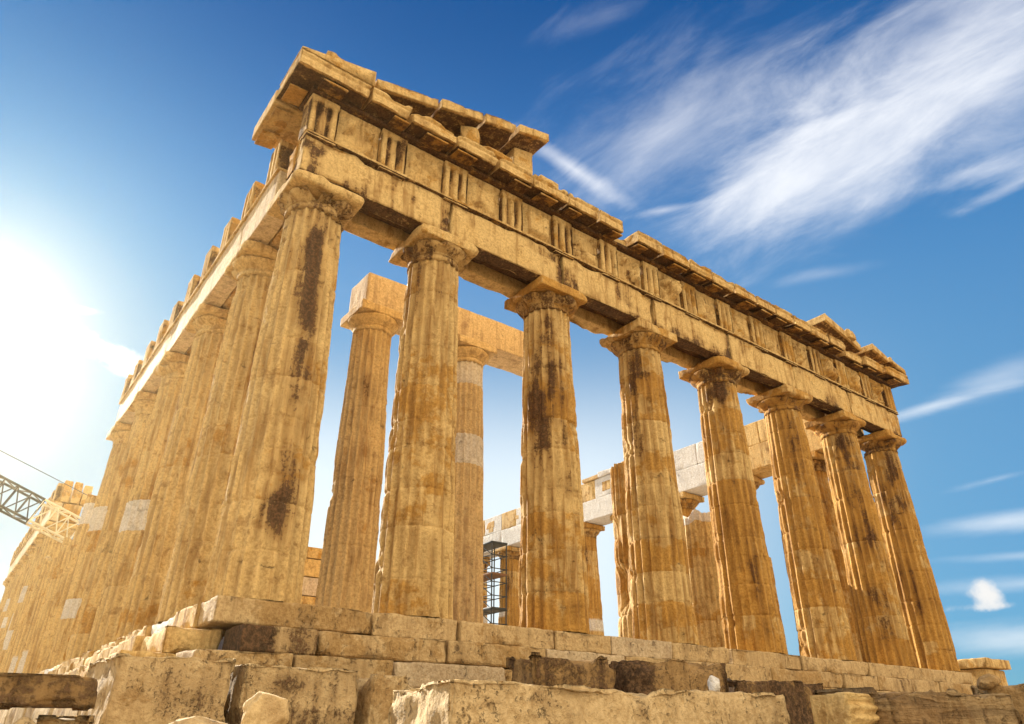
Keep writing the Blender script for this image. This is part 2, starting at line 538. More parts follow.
GF = np.stack([ids[:-1, :-1], ids[1:, :-1], ids[1:, 1:], ids[:-1, 1:]], -1).reshape(-1, 4)
ground = mk("ground", P2, GF, stone("rocky_earth", (0.22, 0.15, 0.08), (0.34, 0.24, 0.13), (0.50, 0.40, 0.27), (0.10, 0.07, 0.04),
                                    (0.6, 0.55, 0.45), bump=0.8, pits=0.4), color=(0.6, 0.2, 0, 1))
ground['kind'] = 'structure'

# ------------------------------------------------------------------ the temple
T = empty("temple", (0, 0, 0), "ruined ancient marble temple with rows of fluted Doric columns on broken steps", "temple")
H = 10.43
CAP = 0.86
XS = [1.02, 4.70] + [4.70+4.296*i for i in range(1, 6)] + [29.86]
YS = [1.02, 4.70] + [4.70+4.291*i for i in range(1, 15)] + [68.48]


def column(x, y, seed, zb=0.0, h=H, r0=0.955, r1=0.745, npf=8, dz=0.10, dmg=1.0, stains=(), pales=(), paledrums=(), top=None,
           color=(0.5, 0.1, 0, 1), cap=True, capchip=0.22, bites=1.0, ndrum=10, bigbite=None):
    hs_ = h-CAP if cap else h
    full = hs_
    if top is not None:
        hs_ = top
    nt = 20*npf
    dh = (h-CAP)/ndrum
    jr = random.Random(seed)
    joints = [dh*(i+jr.uniform(-0.22, 0.22)) for i in range(1, ndrum)]
    jall = np.array([0.0]+joints+[99.0])
    joints = [j for j in joints if j < hs_-0.1]
    zs = list(np.arange(0, hs_+1e-6, dz)) + [hs_]
    for j in joints:
        zs = [z for z in zs if abs(z-j) > 0.035] + [j-0.03, j-0.008, j+0.008, j+0.03]
    zs = np.array(sorted(set(np.round(zs, 4))))
    uu = np.array([0, .045, .14, .30, .5, .70, .86, .955]) if npf == 8 else np.array([0, .06, .25, .5, .75, .94])
    th = (np.repeat(np.arange(20), npf)+np.tile(uu, 20))/20*2*np.pi + seed*0.37
    Z, TH = np.meshgrid(zs, th, indexing='ij')
    t = Z/full
    Rr = r0+(r1-r0)*t + 0.017*np.sin(np.pi*np.clip(t, 0, 1))
    u = np.tile(uu, 20)[None, :]
    s = 2*u-1
    D = 0.088*Rr
    flute = D*(1-s*s)
    off = np.array([seed*11.3, seed*5.1, seed*2.7])
    P = np.stack([Rr*np.cos(TH), Rr*np.sin(TH), Z], -1).reshape(-1, 3)+off
    N1 = fbm(P, 0.9, 4, seed).reshape(Z.shape)
    N2 = fbm(P*np.array([1, 1, 0.6]), 2.3, 4, seed+31).reshape(Z.shape)
    N3 = fbm(P, 8.0, 3, seed+57).reshape(Z.shape)
    N4 = fbm(P, 1.3, 4, seed+77).reshape(Z.shape)
    jd = np.full(Z.shape, 9.0)
    for j in joints:
        jd = np.minimum(jd, np.abs(Z-j))
    jn = np.exp(-(jd/0.10)**2)
    m = np.clip(sst(N1, 0.50, 0.66)*0.9 + sst(N2, 0.52, 0.68)*0.7 + jn*sst(N2, 0.50, 0.66)*0.8, 0, 1.0)*dmg*0.45
    r = Rr-flute
    r = np.minimum(r, Rr - m*D*0.85 - 0.02*m*N3)
    r = r - 0.012*(N3-0.5)*(0.5+m) - 0.075*bites*sst(N4, 0.66, 0.76)
    # groove and chips at the joints between drums
    r = r - np.where(jd < 0.012, 0.012, 0.0) - 0.045*np.exp(-(jd/0.05)**2)*sst(N2, 0.60, 0.72)*dmg
    # each drum sits with a hair of offset
    di = np.searchsorted(jall, Z, side='right')-1
    dj = np.array([rng.uniform(-0.006, 0.006) for _ in range(ndrum+3)])
    r = r + dj[di]
    if bigbite:
        for (b0, bw, z0, bz, bd) in bigbite:
            camth_ = math.atan2(CAMP[1]-y, CAMP[0]-x)
            dth = (TH-(camth_+b0)+np.pi) % (2*np.pi)-np.pi
            r = r - bd*np.exp(-(dth/bw)**4)*np.exp(-((Z-z0)/bz)**4)*(0.6+0.8*N2)
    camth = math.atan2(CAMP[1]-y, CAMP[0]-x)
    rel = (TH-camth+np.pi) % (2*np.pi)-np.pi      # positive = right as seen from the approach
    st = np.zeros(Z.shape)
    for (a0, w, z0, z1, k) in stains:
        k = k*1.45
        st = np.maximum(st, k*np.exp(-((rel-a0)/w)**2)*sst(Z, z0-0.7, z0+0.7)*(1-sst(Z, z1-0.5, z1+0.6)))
    dr = np.random.RandomState(seed*5+1)
    dk = dr.uniform(0.25, 1.25, ndrum+3)[di]
    fk = dr.uniform(0.45, 1.25, 20)[(np.arange(nt)//npf)][None, :]
    st = st*(0.45+0.55*dk)*(0.5+0.5*fk)*(0.55+0.9*sst(fbm(P*np.array([1, 1, 0.45]), 1.7, 4, seed+91).reshape(Z.shape), 0.38, 0.62))
    tn = dr.uniform(-0.32, 0.30, ndrum+3)[di] + 0.5*(N4-0.5)
    # blocks of fresher stone let into the shaft
    for q in range(5):
        a0 = dr.uniform(-1.5, 1.3); z0 = dr.uniform(0, hs_*0.95); wq = dr.uniform(0.3, 0.8); hq = dr.uniform(0.4, 1.1)
        tn = tn + np.where((rel > a0) & (rel < a0+wq) & (Z > z0) & (Z < z0+hq), dr.uniform(-0.35, 0.4), 0)
    pa = np.zeros(Z.shape)
    for (a0, a1, z0, z1) in pales:
        pa = np.maximum(pa, ((rel > a0) & (rel < a1) & (Z > z0) & (Z < z1))*0.8)
    for k in paledrums:
        pa = np.maximum(pa, (di == k)*0.75)
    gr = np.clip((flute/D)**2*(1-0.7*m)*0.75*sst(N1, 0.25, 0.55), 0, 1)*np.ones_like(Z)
    V = np.stack([r*np.cos(TH), r*np.sin(TH), Z], -1)
    if top is not None:      # broken top
        k0 = len(zs)-8
        topn = fbm(np.stack([np.cos(th)*1.3+seed, np.sin(th)*1.3, th*0], -1), 1.0, 3, seed+3)
        drop = (topn-0.3)*0.8
        f = sst(Z, hs_-0.9, hs_)
        V[..., 2] = Z - f*drop[None, :]
    V = V.reshape(-1, 3)
    nz = len(zs)
    ids = np.arange(nz*nt).reshape(nz, nt)
    a = ids[:-1]; b = np.roll(ids[:-1], -1, axis=1); c = np.roll(ids[1:], -1, axis=1); dd = ids[1:]
    F = np.stack([a, b, c, dd], -1).reshape(-1, 4)
    # closing discs (quads to a centre ring)
    cen_t = V[ids[-1]].copy(); cen_t[:, :2] *= 0.3; cen_t[:, 2] = cen_t[:, 2].mean()-(0.1 if top is not None else 0)
    i0 = len(V)
    V = np.concatenate([V, cen_t])
    ct = np.arange(i0, i0+nt)
    F2 = np.stack([ids[-1], np.roll(ids[-1], -1), np.roll(ct, -1), ct], -1)
    half = nt//2
    F3 = np.stack([ct[:half-1], ct[1:half], ct[::-1][:half-1][:] , ct[::-1][:half-1]], -1)
    F3 = np.stack([ct[:half-1], ct[1:half], ct[nt-2:half-1:-1], ct[nt-1:half:-1]], -1)
    F = np.concatenate([F, F2, F3])
    tn = np.concatenate([tn.ravel(), np.zeros(nt)]); gr = np.concatenate([gr.ravel(), np.zeros(nt)]); st = np.concatenate([st.ravel(), np.zeros(nt)]); pa = np.concatenate([pa.ravel(), np.zeros(nt)])
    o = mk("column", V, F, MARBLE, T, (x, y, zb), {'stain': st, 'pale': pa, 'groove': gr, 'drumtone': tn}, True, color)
    if cap and top is None:
        capital(o, x, y, zb, h, r1, r0, seed, color, capchip)
    return o


def capital(o, x, y, zb, h, r1, r0, seed, color, chip):
    hz = h-CAP
    zz = [0.004, 0.005, 0.16, 0.165, 0.19, 0.195, 0.22, 0.225, 0.25, 0.30, 0.36, 0.42, 0.47, 0.50, 0.515]
    k = r0/0.955
    rr = np.array([r1, r1+0.005, r1+0.012, r1-0.005, r1-0.005, r1+0.03, r1+0.03, r1+0.012, r1+0.05, r1+0.12*k, r1+0.19*k, r1+0.235*k, r1+0.255*k, r1+0.25*k, r1+0.22*k])
    nt = 96
    th = np.arange(nt)/nt*2*np.pi
    Z, TH = np.meshgrid(np.array(zz), th, indexing='ij')
    RR = np.repeat(rr[:, None], nt, 1)
    P = np.stack([RR*np.cos(TH), RR*np.sin(TH), Z], -1).reshape(-1, 3)+seed*9.7
    N = fbm(P, 1.5, 4, seed+5).reshape(Z.shape); Nf = fbm(P, 6, 3, seed+6).reshape(Z.shape)
    env = sst(Z, 0.05, 0.35)
    RR = RR - env*chip*0.8*sst(N, 0.5, 0.68) - 0.02*(Nf-0.4)
    RR[0] = 0.05
    V = np.stack([RR*np.cos(TH), RR*np.sin(TH), Z], -1).reshape(-1, 3)
    nz = len(zz); ids = np.arange(nz*nt).reshape(nz, nt)
    F = np.stack([ids[:-1], np.roll(ids[:-1], -1, 1), np.roll(ids[1:], -1, 1), ids[1:]], -1).reshape(-1, 4)
    st = (0.25+0.45*fbm(P, 1.0, 3, seed+8)).reshape(-1)*((color[1] > 0.05) | (seed == 11))
    mk("echinus", V, F, MARBLE, o, (0, 0, hz), {'stain': st}, True, color)
    ab = 1.0*k
    SEED[0] = seed*31
    block("abacus", (x-ab, y-ab, zb+hz+0.51), (x+ab, y+ab, zb+hz+CAP-0.004), o, res=0.10, chip=chip*1.3, cf=1.1, thr=0.44, rough=0.02,
          color=color, r0=0.015, seed=seed*31+2)


# ---- east front: eight columns
EASTC = [
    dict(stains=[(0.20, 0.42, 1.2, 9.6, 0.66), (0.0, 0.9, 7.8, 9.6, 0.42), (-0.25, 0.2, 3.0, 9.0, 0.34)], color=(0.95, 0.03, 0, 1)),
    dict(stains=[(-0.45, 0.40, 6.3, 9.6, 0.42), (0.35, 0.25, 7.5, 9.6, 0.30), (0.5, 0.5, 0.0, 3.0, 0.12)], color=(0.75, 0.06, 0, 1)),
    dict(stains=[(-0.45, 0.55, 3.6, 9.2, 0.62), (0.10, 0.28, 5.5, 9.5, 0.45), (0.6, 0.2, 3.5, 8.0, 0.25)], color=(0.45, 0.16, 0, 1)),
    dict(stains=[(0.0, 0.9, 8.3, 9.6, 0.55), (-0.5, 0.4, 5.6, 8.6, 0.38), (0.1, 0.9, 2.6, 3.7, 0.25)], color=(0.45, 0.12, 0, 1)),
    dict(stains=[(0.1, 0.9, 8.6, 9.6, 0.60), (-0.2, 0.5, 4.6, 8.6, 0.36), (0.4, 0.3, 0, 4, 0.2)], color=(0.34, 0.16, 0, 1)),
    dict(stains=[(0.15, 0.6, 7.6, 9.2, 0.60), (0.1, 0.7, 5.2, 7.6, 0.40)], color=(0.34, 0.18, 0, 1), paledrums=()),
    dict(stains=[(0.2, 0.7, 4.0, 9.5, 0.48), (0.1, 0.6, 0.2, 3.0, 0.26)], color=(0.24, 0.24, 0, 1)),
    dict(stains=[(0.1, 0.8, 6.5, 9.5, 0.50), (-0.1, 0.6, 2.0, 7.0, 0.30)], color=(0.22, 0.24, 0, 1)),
]
for i, x in enumerate(XS):
    e = EASTC[i]
    column(x, 1.02, 11+i*3, npf=8, capchip=[.80, .34, .26, .30, .32, .36, .32, .42][i], dz=0.075 if i < 5 else 0.1, **e)

# ---- south flank
SCOL = []
for i in range(1, 17):
    y = YS[i]
    st = [(0.3, 0.5, 5.0+1.2*(i % 3), 9.5, 0.30)]
    kw = dict(stains=st, color=(0.85+0.1*(i % 2), 0.03, 0, 1), npf=8 if i < 4 else 6, dz=0.10 if i < 4 else 0.16)
    pal = []
    if i in (8, 9): pal = [(-1.2, 1.2, 0.4, 1.7)]
    if i == 10: pal = [(-0.8, 0.5, 2.4, 3.5)]
    if i == 12: pal = [(-0.9, 0.9, 3.4, 5.6)]
    kw['pales'] = pal
    if i == 6: column(1.02, y, 40+i, top=8.5, paledrums=(7,), **kw)
    elif i == 7: column(1.02, y, 40+i, top=6.9, **kw)
    elif i == 8: column(1.02, y, 40+i, top=5.4, **kw)
    elif i == 9: column(1.02, y, 40+i, top=7.6, **kw)
    else:
        pd = {3: (4,), 5: (6, 2), 11: (3, 6), 13: (5,), 14: (2, 7)}.get(i, ())
        SCOL.append(column(1.02, y, 40+i, paledrums=pd, **kw))

# ---- north flank and west end (seen between the front columns, mostly rebuilt)
NC = []
for k in range(3):
    NC.append(column(29.86, YS[k+1], 70+k, npf=6, dz=0.14, stains=[(0, 0.8, 7, 9.5, 0.3)], color=(0.50, 0.06, 0, 1),
                     pales=[(-1.4, 1.0, 1.0, 2.1), (-0.5, 1.8, 3.5, 4.3), (-1.9, -0.2, 5.4, 6.0)] if k == 2 else []))
for i in range(4, 17):
    dup(NC[i % 3 if i not in (5, 7) else 2], (29.86, YS[i], 0), T, rz=0.0 if i in (5, 7) else 0.31*i)
for i in range(1, 7):
    dup(NC[i % 3], (XS[i], YS[-1], 0), T, rz=0.4*i)

# ---- pronaos columns
PX = [5.3, 9.2, 13.35, 17.53, 21.7, 25.6]
pk = dict(zb=0.7, h=10.05, r0=0.84, r1=0.66, npf=8, dz=0.10, capchip=0.05, ndrum=9)
column(5.3, 6.0, 91, stains=[(-0.2, 0.5, 6, 9, 0.25)], color=(1.0, 0.0, 0.05, 1), dmg=1.0, **pk)
column(9.2, 6.0, 92, color=(1.0, 0.0, 0.12, 1), dmg=0.7, bites=0.6, paledrums=(8, 5), **pk)
column(13.35, 6.0, 93, top=5.2, color=(0.7, 0.0, 0, 1), **pk)
column(17.53, 6.0, 94, top=7.2, color=(0.7, 0.0, 0, 1), bigbite=[(-1.0, 0.55, 2.0, 0.8, 0.38), (-1.2, 0.4, 4.3, 0.5, 0.2)], **pk)
column(21.7, 6.0, 95, top=5.75, color=(0.65, 0.0, 0, 1), paledrums=(5,), dmg=0.8, **pk)
column(25.6, 6.0, 96, top=4.4, color=(0.65, 0.0, 0, 1), **pk)
block("architrave_beam", (4.62, 5.30, 10.76), (7.22, 6.72, 12.02), T, color=(1.0, 0, 0.2, 1), chip=0.06)
block("architrave_beam", (7.25, 5.30, 10.76), (13.0, 6.70, 11.98), T, color=(1.0, 0, 0.2, 1), chip=0.06)
# cella side wall stubs and the interior floor
for k, (y0, y1, zt) in enumerate([(10, 11.3, 3.5), (11.4, 14, 2.7), (14.1, 18, 1.9), (18.1, 24, 2.6), (24.1, 33, 1.6)]):
    z = 0.0; j = 0
    while z < zt-0.2:
        zz = min(z+0.62, zt)
        block("cella_wall_block", (5.45, y0, z), (6.75-0.2*(j % 2)*0, y1, zz-0.006), T, res=0.2, color=(0.62, 0, 0.0 if (j+k) % 3 else 0.5, 1), chip=0.07)
        z = zz; j += 1
for k, (y0, y1, zt) in enumerate([(12, 20, 1.4), (20.1, 30, 2.2)]):
    block("cella_wall_block", (24.2, y0, 0.0), (25.5, y1, zt), T, res=0.3, color=(0.6, 0, 0.3, 1), chip=0.2)
block("floor", (1.9, 1.9, -1.6), (28.98, 67.6, -0.012), T, res=2.0, rough=0.0, color=(1.2, 0.0, 0.9, 1))
block("pronaos_step", (3.3, 4.6, -0.01), (27.6, 5.0, 0.34), T, res=0.25, color=(1.2, 0.0, 0.5, 1), chip=0.15)
block("pronaos_step", (3.3, 5.003, -0.01), (27.6, 9.5, 0.69), T, res=0.3, color=(1.2, 0.0, 0.5, 1), chip=0.15)

# ---- architrave of the front: front, middle and back beam in every bay
REG = []
edges = [0.13] + XS[1:7] + [30.75]
Z0, Z1 = H, 11.70
for i in range(7):
    a, b = edges[i]+0.008, edges[i+1]-0.008
    def fshape(V2, V, a=a, b=b):
        return V2
    tone = [0.98, 0.92, 0.86, 0.88, 0.84, 0.76, 0.66][i]
    fb = block("architrave_beam", (a, 0.13, Z0), (b, 0.70, Z1), T, res=0.085, chip=0.15, cf=0.9, thr=0.50, rough=0.020, bite=0.06, bf=1.1, rocky=0.022,
               color=(tone, 0.10, 0, 1), seed=300+i,
               stain=lambda V, a=a, b=b: 0.55*np.exp(-((V[:, 0]-b)/0.35)**2)*sst(fbm(V, 0.9, 2, 4), 0.3, 0.6) + 0.22*sst(V[:, 2], 10.75, 10.45) + 0.42*sst(fbm(V*np.array([1, 1, 1.5])+a, 1.1, 4, 6), 0.60, 0.68) + (0.75*sst(V[:, 0], 0.95, 0.30)*sst(fbm(V, 1.5, 4, 8), 0.36, 0.55) if a < 1 else 0) + 0.62*((V[:, 2] < Z0+0.002) & (V[:, 1] > 0.17)))  # last term darkens the soffit: crust plus painted shade
    block("architrave_beam", (a, 0.735, Z0+0.34), (b, 1.27, Z1-0.01), T, res=0.12, chip=0.16, cf=0.9, thr=0.46, color=(0.1, 0.6, 0, 1), rough=0.03, stain=lambda V: 0.9*(V[:, 2] < Z0+0.4))  # underside painted near-black to deepen the gap between beams
    block("architrave_beam", (a if i else 1.40, 1.30, Z0+0.01), (b if i < 6 else 29.4, 1.88, Z1), T, res=0.1, chip=0.28, cf=0.9, thr=0.42, color=(1.0, 0.03, 0, 1), rough=0.03, bite=0.1)
    # projecting fillet along the top, worn away in places
    block("taenia", (a, 0.062, 11.665), (b, 0.60, 11.775), fb, res=0.05, chip=0.075, cf=2.2, thr=0.42, rough=0.014, color=(0.8, 0.12, 0, 1), zs=np.linspace(11.665, 11.775, 5), seed=330+i, stain=lambda V: 0.75*(V[:, 2] < 11.68))  # underside darkened: the fillet's shade painted in
    REG.append(fb)
# ---- frieze
NT = 15
txs = [0.13+0.4225 + i*(30.62-0.845)/(NT-1) for i in range(NT)]


def triglyph(lo, hi, depth_axis, sign, parent, tone, seed, res=0.1, chip=0.06):
    """upright block with two full and two half grooves in its outer face; depth_axis 1: face to -Y, 0: face to -X or +X"""
    ax = 0 if depth_axis == 1 else 1
    w = hi[ax]-lo[ax]
    fr = np.array([0, .05, .09, .15, .21, .255, .32, .385, .43, .5, .57, .615, .68, .745, .79, .85, .91, .95, 1.0])
    dp = np.array([.11, .06, 0, 0, 0, .10, .17, .10, 0, 0, 0, .10, .17, .10, 0, 0, 0, .06, .11])
    g = lo[ax]+fr*w
    def shape(V2, V):
        face = np.abs(V[:, depth_axis]-(lo[depth_axis] if sign < 0 else hi[depth_axis])) < 1e-6
        dd = np.interp(V[:, ax], g, dp)*(1-sst(V[:, 2], hi[2]-0.22, hi[2]-0.14))
        wear = (0.5+0.6*((seed*37) % 11)/10)*sst(fbm(V, 1.6, 3, seed), 0.62-0.10*((seed*53) % 7)/6, 0.76)
        V2[:, depth_axis] += np.where(face, dd*(1-0.75*wear)-0.0 + 0.06*wear, 0)*(-sign)
        return V2
    kw = {('xs' if ax == 0 else 'ys'): g}
    return block("triglyph", lo, hi, parent, res=res, chip=chip, cf=1.6, thr=0.5, color=(tone, 0.14, 0, 1), shape=shape, seed=seed, rough=0.014,
                 stain=lambda V: (0.45 if seed == 400 else 0.0)*sst(fbm(V, 1.5, 3, 9), 0.4, 0.6) + 0.30*sst(fbm(V+seed, 0.8, 2, 9), 0.45, 0.7) + 0.95*sst(np.interp(V[:, ax], g, dp), 0.05, 0.16)*(V[:, 2] < hi[2]-0.18)*(1-0.5*sst(fbm(V, 1.6, 3, seed), 0.55, 0.7)), **kw)  # groove term: crust plus shade painted into the grooves


for i, tx in enumerate(txs):
    tone = 0.80-0.025*i
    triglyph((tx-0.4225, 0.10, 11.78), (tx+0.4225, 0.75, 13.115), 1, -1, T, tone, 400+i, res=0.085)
for i, tx in enumerate(txs):
    if i in (3, 8): continue
    par = REG[min(6, max(0, sum(1 for e in edges[1:-1] if tx > e)))]
    block("regula", (tx-0.42, 0.068, 11.595), (tx+0.42, 0.40, 11.663), par, res=0.07, chip=0.06, cf=2.4, thr=0.44, color=(0.7, 0.15, 0, 1), zs=np.linspace(11.595, 11.663, 4), seed=350+i, stain=lambda V: 0.8*(V[:, 2] < 11.60))  # underside darkened with painted shade
for i in range(NT-1):
    a, b = txs[i]+0.43, txs[i+1]-0.43
    sd = 450+i
    amt = [0.26, 0.14, 0.13, 0.22, 0.16, 0.24, 0.34, 0.14, 0.12, 0.26, 0.22, 0.28, 0.2, 0.26][i]
    def mshape(V2, V, a=a, b=b, sd=sd, amt=amt):
        face = V[:, 1] < 0.2301
        u = (V[:, 0]-a)/(b-a); w = (V[:, 2]-11.79)/1.3
        env = sst(u, 0.06, 0.25)*(1-sst(u, 0.75, 0.94))*sst(w, 0.05, 0.2)*(1-sst(w, 0.7, 0.9))
        q = V*np.array([1, 0, 1])+sd*4.1
        rel = sst(fbm(q, 1.8, 4, sd), 0.46, 0.56)*(0.6+0.8*fbm(q, 6.0, 3, sd+4))
        V2[:, 1] -= np.where(face, amt*env*rel-0.03*fbm(q, 5, 3, sd+1), 0)
        cap = sst(V[:, 2], 12.96, 12.98)
        V2[:, 1] -= np.where(face, 0.06*cap, 0)
        return V2
    block("metope", (a, 0.23, 11.785), (b, 0.72, 13.105), T, res=0.055, chip=0.03, color=(0.82-0.02*i, 0.05, 0, 1), shape=mshape, seed=sd,
          stain=lambda V, sd=sd: 0.25*sst(fbm(V+sd, 0.9, 2, 9), 0.5, 0.7)+0.42*np.exp(-((fbm(V*np.array([1, 0, 1])+sd*4.1, 1.8, 4, sd)-0.47)/0.022)**2)*(V[:, 2] < 12.9))  # second term darkens the relief outlines
# frieze backers (the rough inner face)
for i in range(7):
    block("frieze_backer", (edges[i]+0.02+(1.0 if i == 0 else 0), 0.78, 11.78), (edges[i+1]-0.02-(1.0 if i == 6 else 0), 1.86, 13.0-0.1*(i % 3)), T, res=0.25, chip=0.25, color=(1.2, 0.0, 0, 1))


# ---- horizontal cornice
def cornice(x0, x1, tone, seed, front=-0.55, top=13.73, back=1.2, chip=0.10, dz=0.0, muts=True, res=0.085):
    def shape(V2, V):
        k = 1-(V[:, 1]-front)/(0.30-front)          # soffit slopes down to the front
        low = V[:, 2] < 13.30
        V2[:, 2] += np.where(low, -0.10*np.clip(k, 0, 1)+0.02, 0)+dz
        # crowning moulding: the upper part of the face sits back then out
        f = V[:, 1] < front+0.001
        V2[:, 1] += np.where(f & (V[:, 2] > 13.50) & (V[:, 2] < 13.60), 0.05, 0)
        return V2
    zs = np.array([13.29, 13.31, 13.36, 13.42, 13.49, 13.51, 13.56, 13.59, 13.62, 13.66, 13.71, top])
    c = block("cornice_block", (x0, front, 13.29), (x1, back, top), T, stain=lambda V: 0.85*((V[:, 2] < 13.30) & (V[:, 1] > front+0.09)), res=res, zs=zs, chip=chip, cf=1.7, thr=0.47, rough=0.02, rocky=0.018, color=(tone, 0.14, 0, 1), shape=shape, seed=seed)  # soffit painted near-black: crust plus shade
    if muts:
        for k in range(2*NT-1):
            mx = txs[0]+k*(txs[1]-txs[0])/2
            if mx-0.39 > x0-0.25 and mx+0.39 < x1+0.25 and x0 <= mx < x1:
                def msh(V2, V):
                    V2[:, 2] += -0.12*np.clip(1-(V[:, 1]-front)/(0.30-front), 0, 1)+dz
                    return V2
                block("mutule", (max(mx-0.37, x0+0.02), front+0.07, 13.20), (min(mx+0.37, x1-0.02), 0.10, 13.275), c, res=0.12, chip=0.06, cf=1.8, thr=0.5, stain=lambda V: 0.62*(V[:, 1] > front+0.10), color=(0.4, 0.3, 0, 1), shape=msh, zs=np.linspace(13.20, 13.275, 4), seed=seed*3+k)  # soffit shade and crust painted behind the front edge
    return c


cx = [-0.55, 1.55, 2.85, 4.4, 5.95, 7.3, 8.8, 10.2, 11.35]
for i in range(len(cx)-1):
    cornice(cx[i]+0.006, cx[i+1]-0.006, [0.8, .75, .7, .78, .7, .66, .7, .66][i], 500+i, chip=[.08, .32, .34, .20, .14, .20, .14, .26][i])
cornice(11.36, 12.05, 0.7, 520, front=0.02, top=13.55, chip=0.3, muts=False)
cx = [12.06, 13.4, 14.9, 16.2, 17.6, 19.0, 20.3, 21.6, 22.9, 24.3, 25.75]
for i in range(len(cx)-1):
    cornice(cx[i]+0.008, cx[i+1]-0.008, 0.64-0.012*i, 530+i, chip=0.13, top=13.73-[0, .03, .0, .05, .02, .06, .0, .04, .02, .05][i], front=-0.55+[0, .02, 0, .03, 0, .01, .02, 0, .02, 0][i])
cornice(26.0, 27.6, 0.55, 560, front=-0.30, top=13.66, chip=0.28, dz=-0.03)
cornice(27.62, 29.4, 0.5, 561, front=-0.42, top=13.72, chip=0.22)
cornice(29.41, 31.45, 0.45, 562, front=-0.55, chip=0.14)
# bed moulding between frieze and cornice
for i in range(7):
    block("bed_moulding", (edges[i]-(0.05 if i == 0 else 0), 0.02, 13.12), (edges[i+1]-0.004+(0.05 if i == 6 else 0), 1.0, 13.285), T, res=0.12, chip=0.05, color=(0.4, 0.4, 0, 1), seed=570+i, stain=lambda V: 0.75+0*V[:, 0])  # whole band darkened like the soffit above
# cornice return on the south-east corner
def rshape(V2, V):
    k = 1-(V[:, 0]+0.55)/0.85
    V2[:, 2] += np.where(V[:, 2] < 13.30, -0.10*np.clip(k, 0, 1)+0.02, 0)
    return V2
block("cornice_block", (-0.55, 1.21, 13.29), (1.2, 3.05, 13.73), T, res=0.1, chip=0.07, color=(0.75, 0.1, 0, 1), shape=rshape, seed=580)
for k in range(3):
    block("mutule", (-0.46, 0.25+k*1.03, 13.20), (0.08, 0.95+k*1.03, 13.275), T.children[-1] if False else T, res=0.12, chip=0.05, color=(0.45, 0.3, 0, 1),
          shape=lambda V2, V: (V2.__setitem__((slice(None), 2), V2[:, 2]-0.12*np.clip(1-(V[:, 0]+0.55)/0.85, 0, 1)), V2)[1], seed=585+k)

# ---- what is left of the pediment
SL = 0.245


def raking(x0, x1, zoff, thick, y0, y1, tone, seed, chip=0.10, slope=SL, sgn=1, xr=-0.55, base=13.74, name="raking_cornice_block"):
    def shape(V2, V):
        V2[:, 2] += (V2[:, 0]-xr)*slope*sgn
        return V2
    return block(name, (x0, y0, base+zoff), (x1, y1, base+zoff+thick), T, res=0.09, chip=chip, cf=1.3, thr=0.5, rough=0.016, color=(tone, 0.16, 0, 1), shape=shape, seed=seed, rocky=0.04 if chip > 0.2 else 0.0, stain=lambda V: 0.7*((V[:, 2] < base+zoff+0.01) & (V[:, 1] > y0+0.12)))  # underside darkened: crust plus painted soffit shade


def wedge(V2, V):      # thin at the corner, rising inwards
    k = (V[:, 2]-13.735)/0.25
    V2[:, 2] = V2[:, 2] + np.clip(k, 0, 1)*((V2[:, 0]+0.55)*SL)
    return V2
block("raking_cornice_block", (-0.53, -0.53, 13.735), (1.62, 1.1, 13.80), T, res=0.1, zs=np.array([13.735, 13.75, 13.78, 13.80]), chip=0.03, color=(0.75, 0.15, 0, 1),
      shape=lambda V2, V: (V2.__setitem__((slice(None), 2), np.where(V[:, 2] > 13.77, V2[:, 2]+(V2[:, 0]+0.55)*SL, V2[:, 2])), V2)[1], seed=600)
raking(1.66, 3.75, -0.42, 0.40, -0.44, 1.0, 0.6, 601, chip=0.34)
raking(3.78, 5.35, -0.40, 0.40, -0.50, 1.1, 0.6, 602, chip=0.30)
raking(5.38, 6.7, -0.40, 0.42, -0.52, 1.2, 0.6, 603, chip=0.22)
raking(6.72, 8.0, -0.34, 0.34, -0.55, 1.3, 0.85, 604, chip=0.06)
# tympanum and supports behind
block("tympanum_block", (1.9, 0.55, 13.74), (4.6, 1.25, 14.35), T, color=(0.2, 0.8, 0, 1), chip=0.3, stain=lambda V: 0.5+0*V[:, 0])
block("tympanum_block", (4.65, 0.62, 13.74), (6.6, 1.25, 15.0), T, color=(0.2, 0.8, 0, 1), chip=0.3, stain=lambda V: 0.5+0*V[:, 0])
def prop(V2, V):
    k = np.clip((V[:, 2]-13.74)/1.5, 0, 1)
    V2[:, 1] -= np.where(V[:, 1] < 0.0, 0.55*k, 0)
    V2[:, 2] += (V2[:, 0]-6.9)*SL*k
    return V2
block("tympanum_block", (6.95, 0.06, 13.74), (7.75, 1.25, 15.1), T, res=0.1, color=(0.7, 0.1, 0, 1), chip=0.12, shape=prop, seed=612)
block("tympanum_block", (7.95, -0.1, 13.74), (8.75, 0.9, 14.35), T, res=0.1, color=(0.75, 0.1, 0, 1), chip=0.2, seed=613)
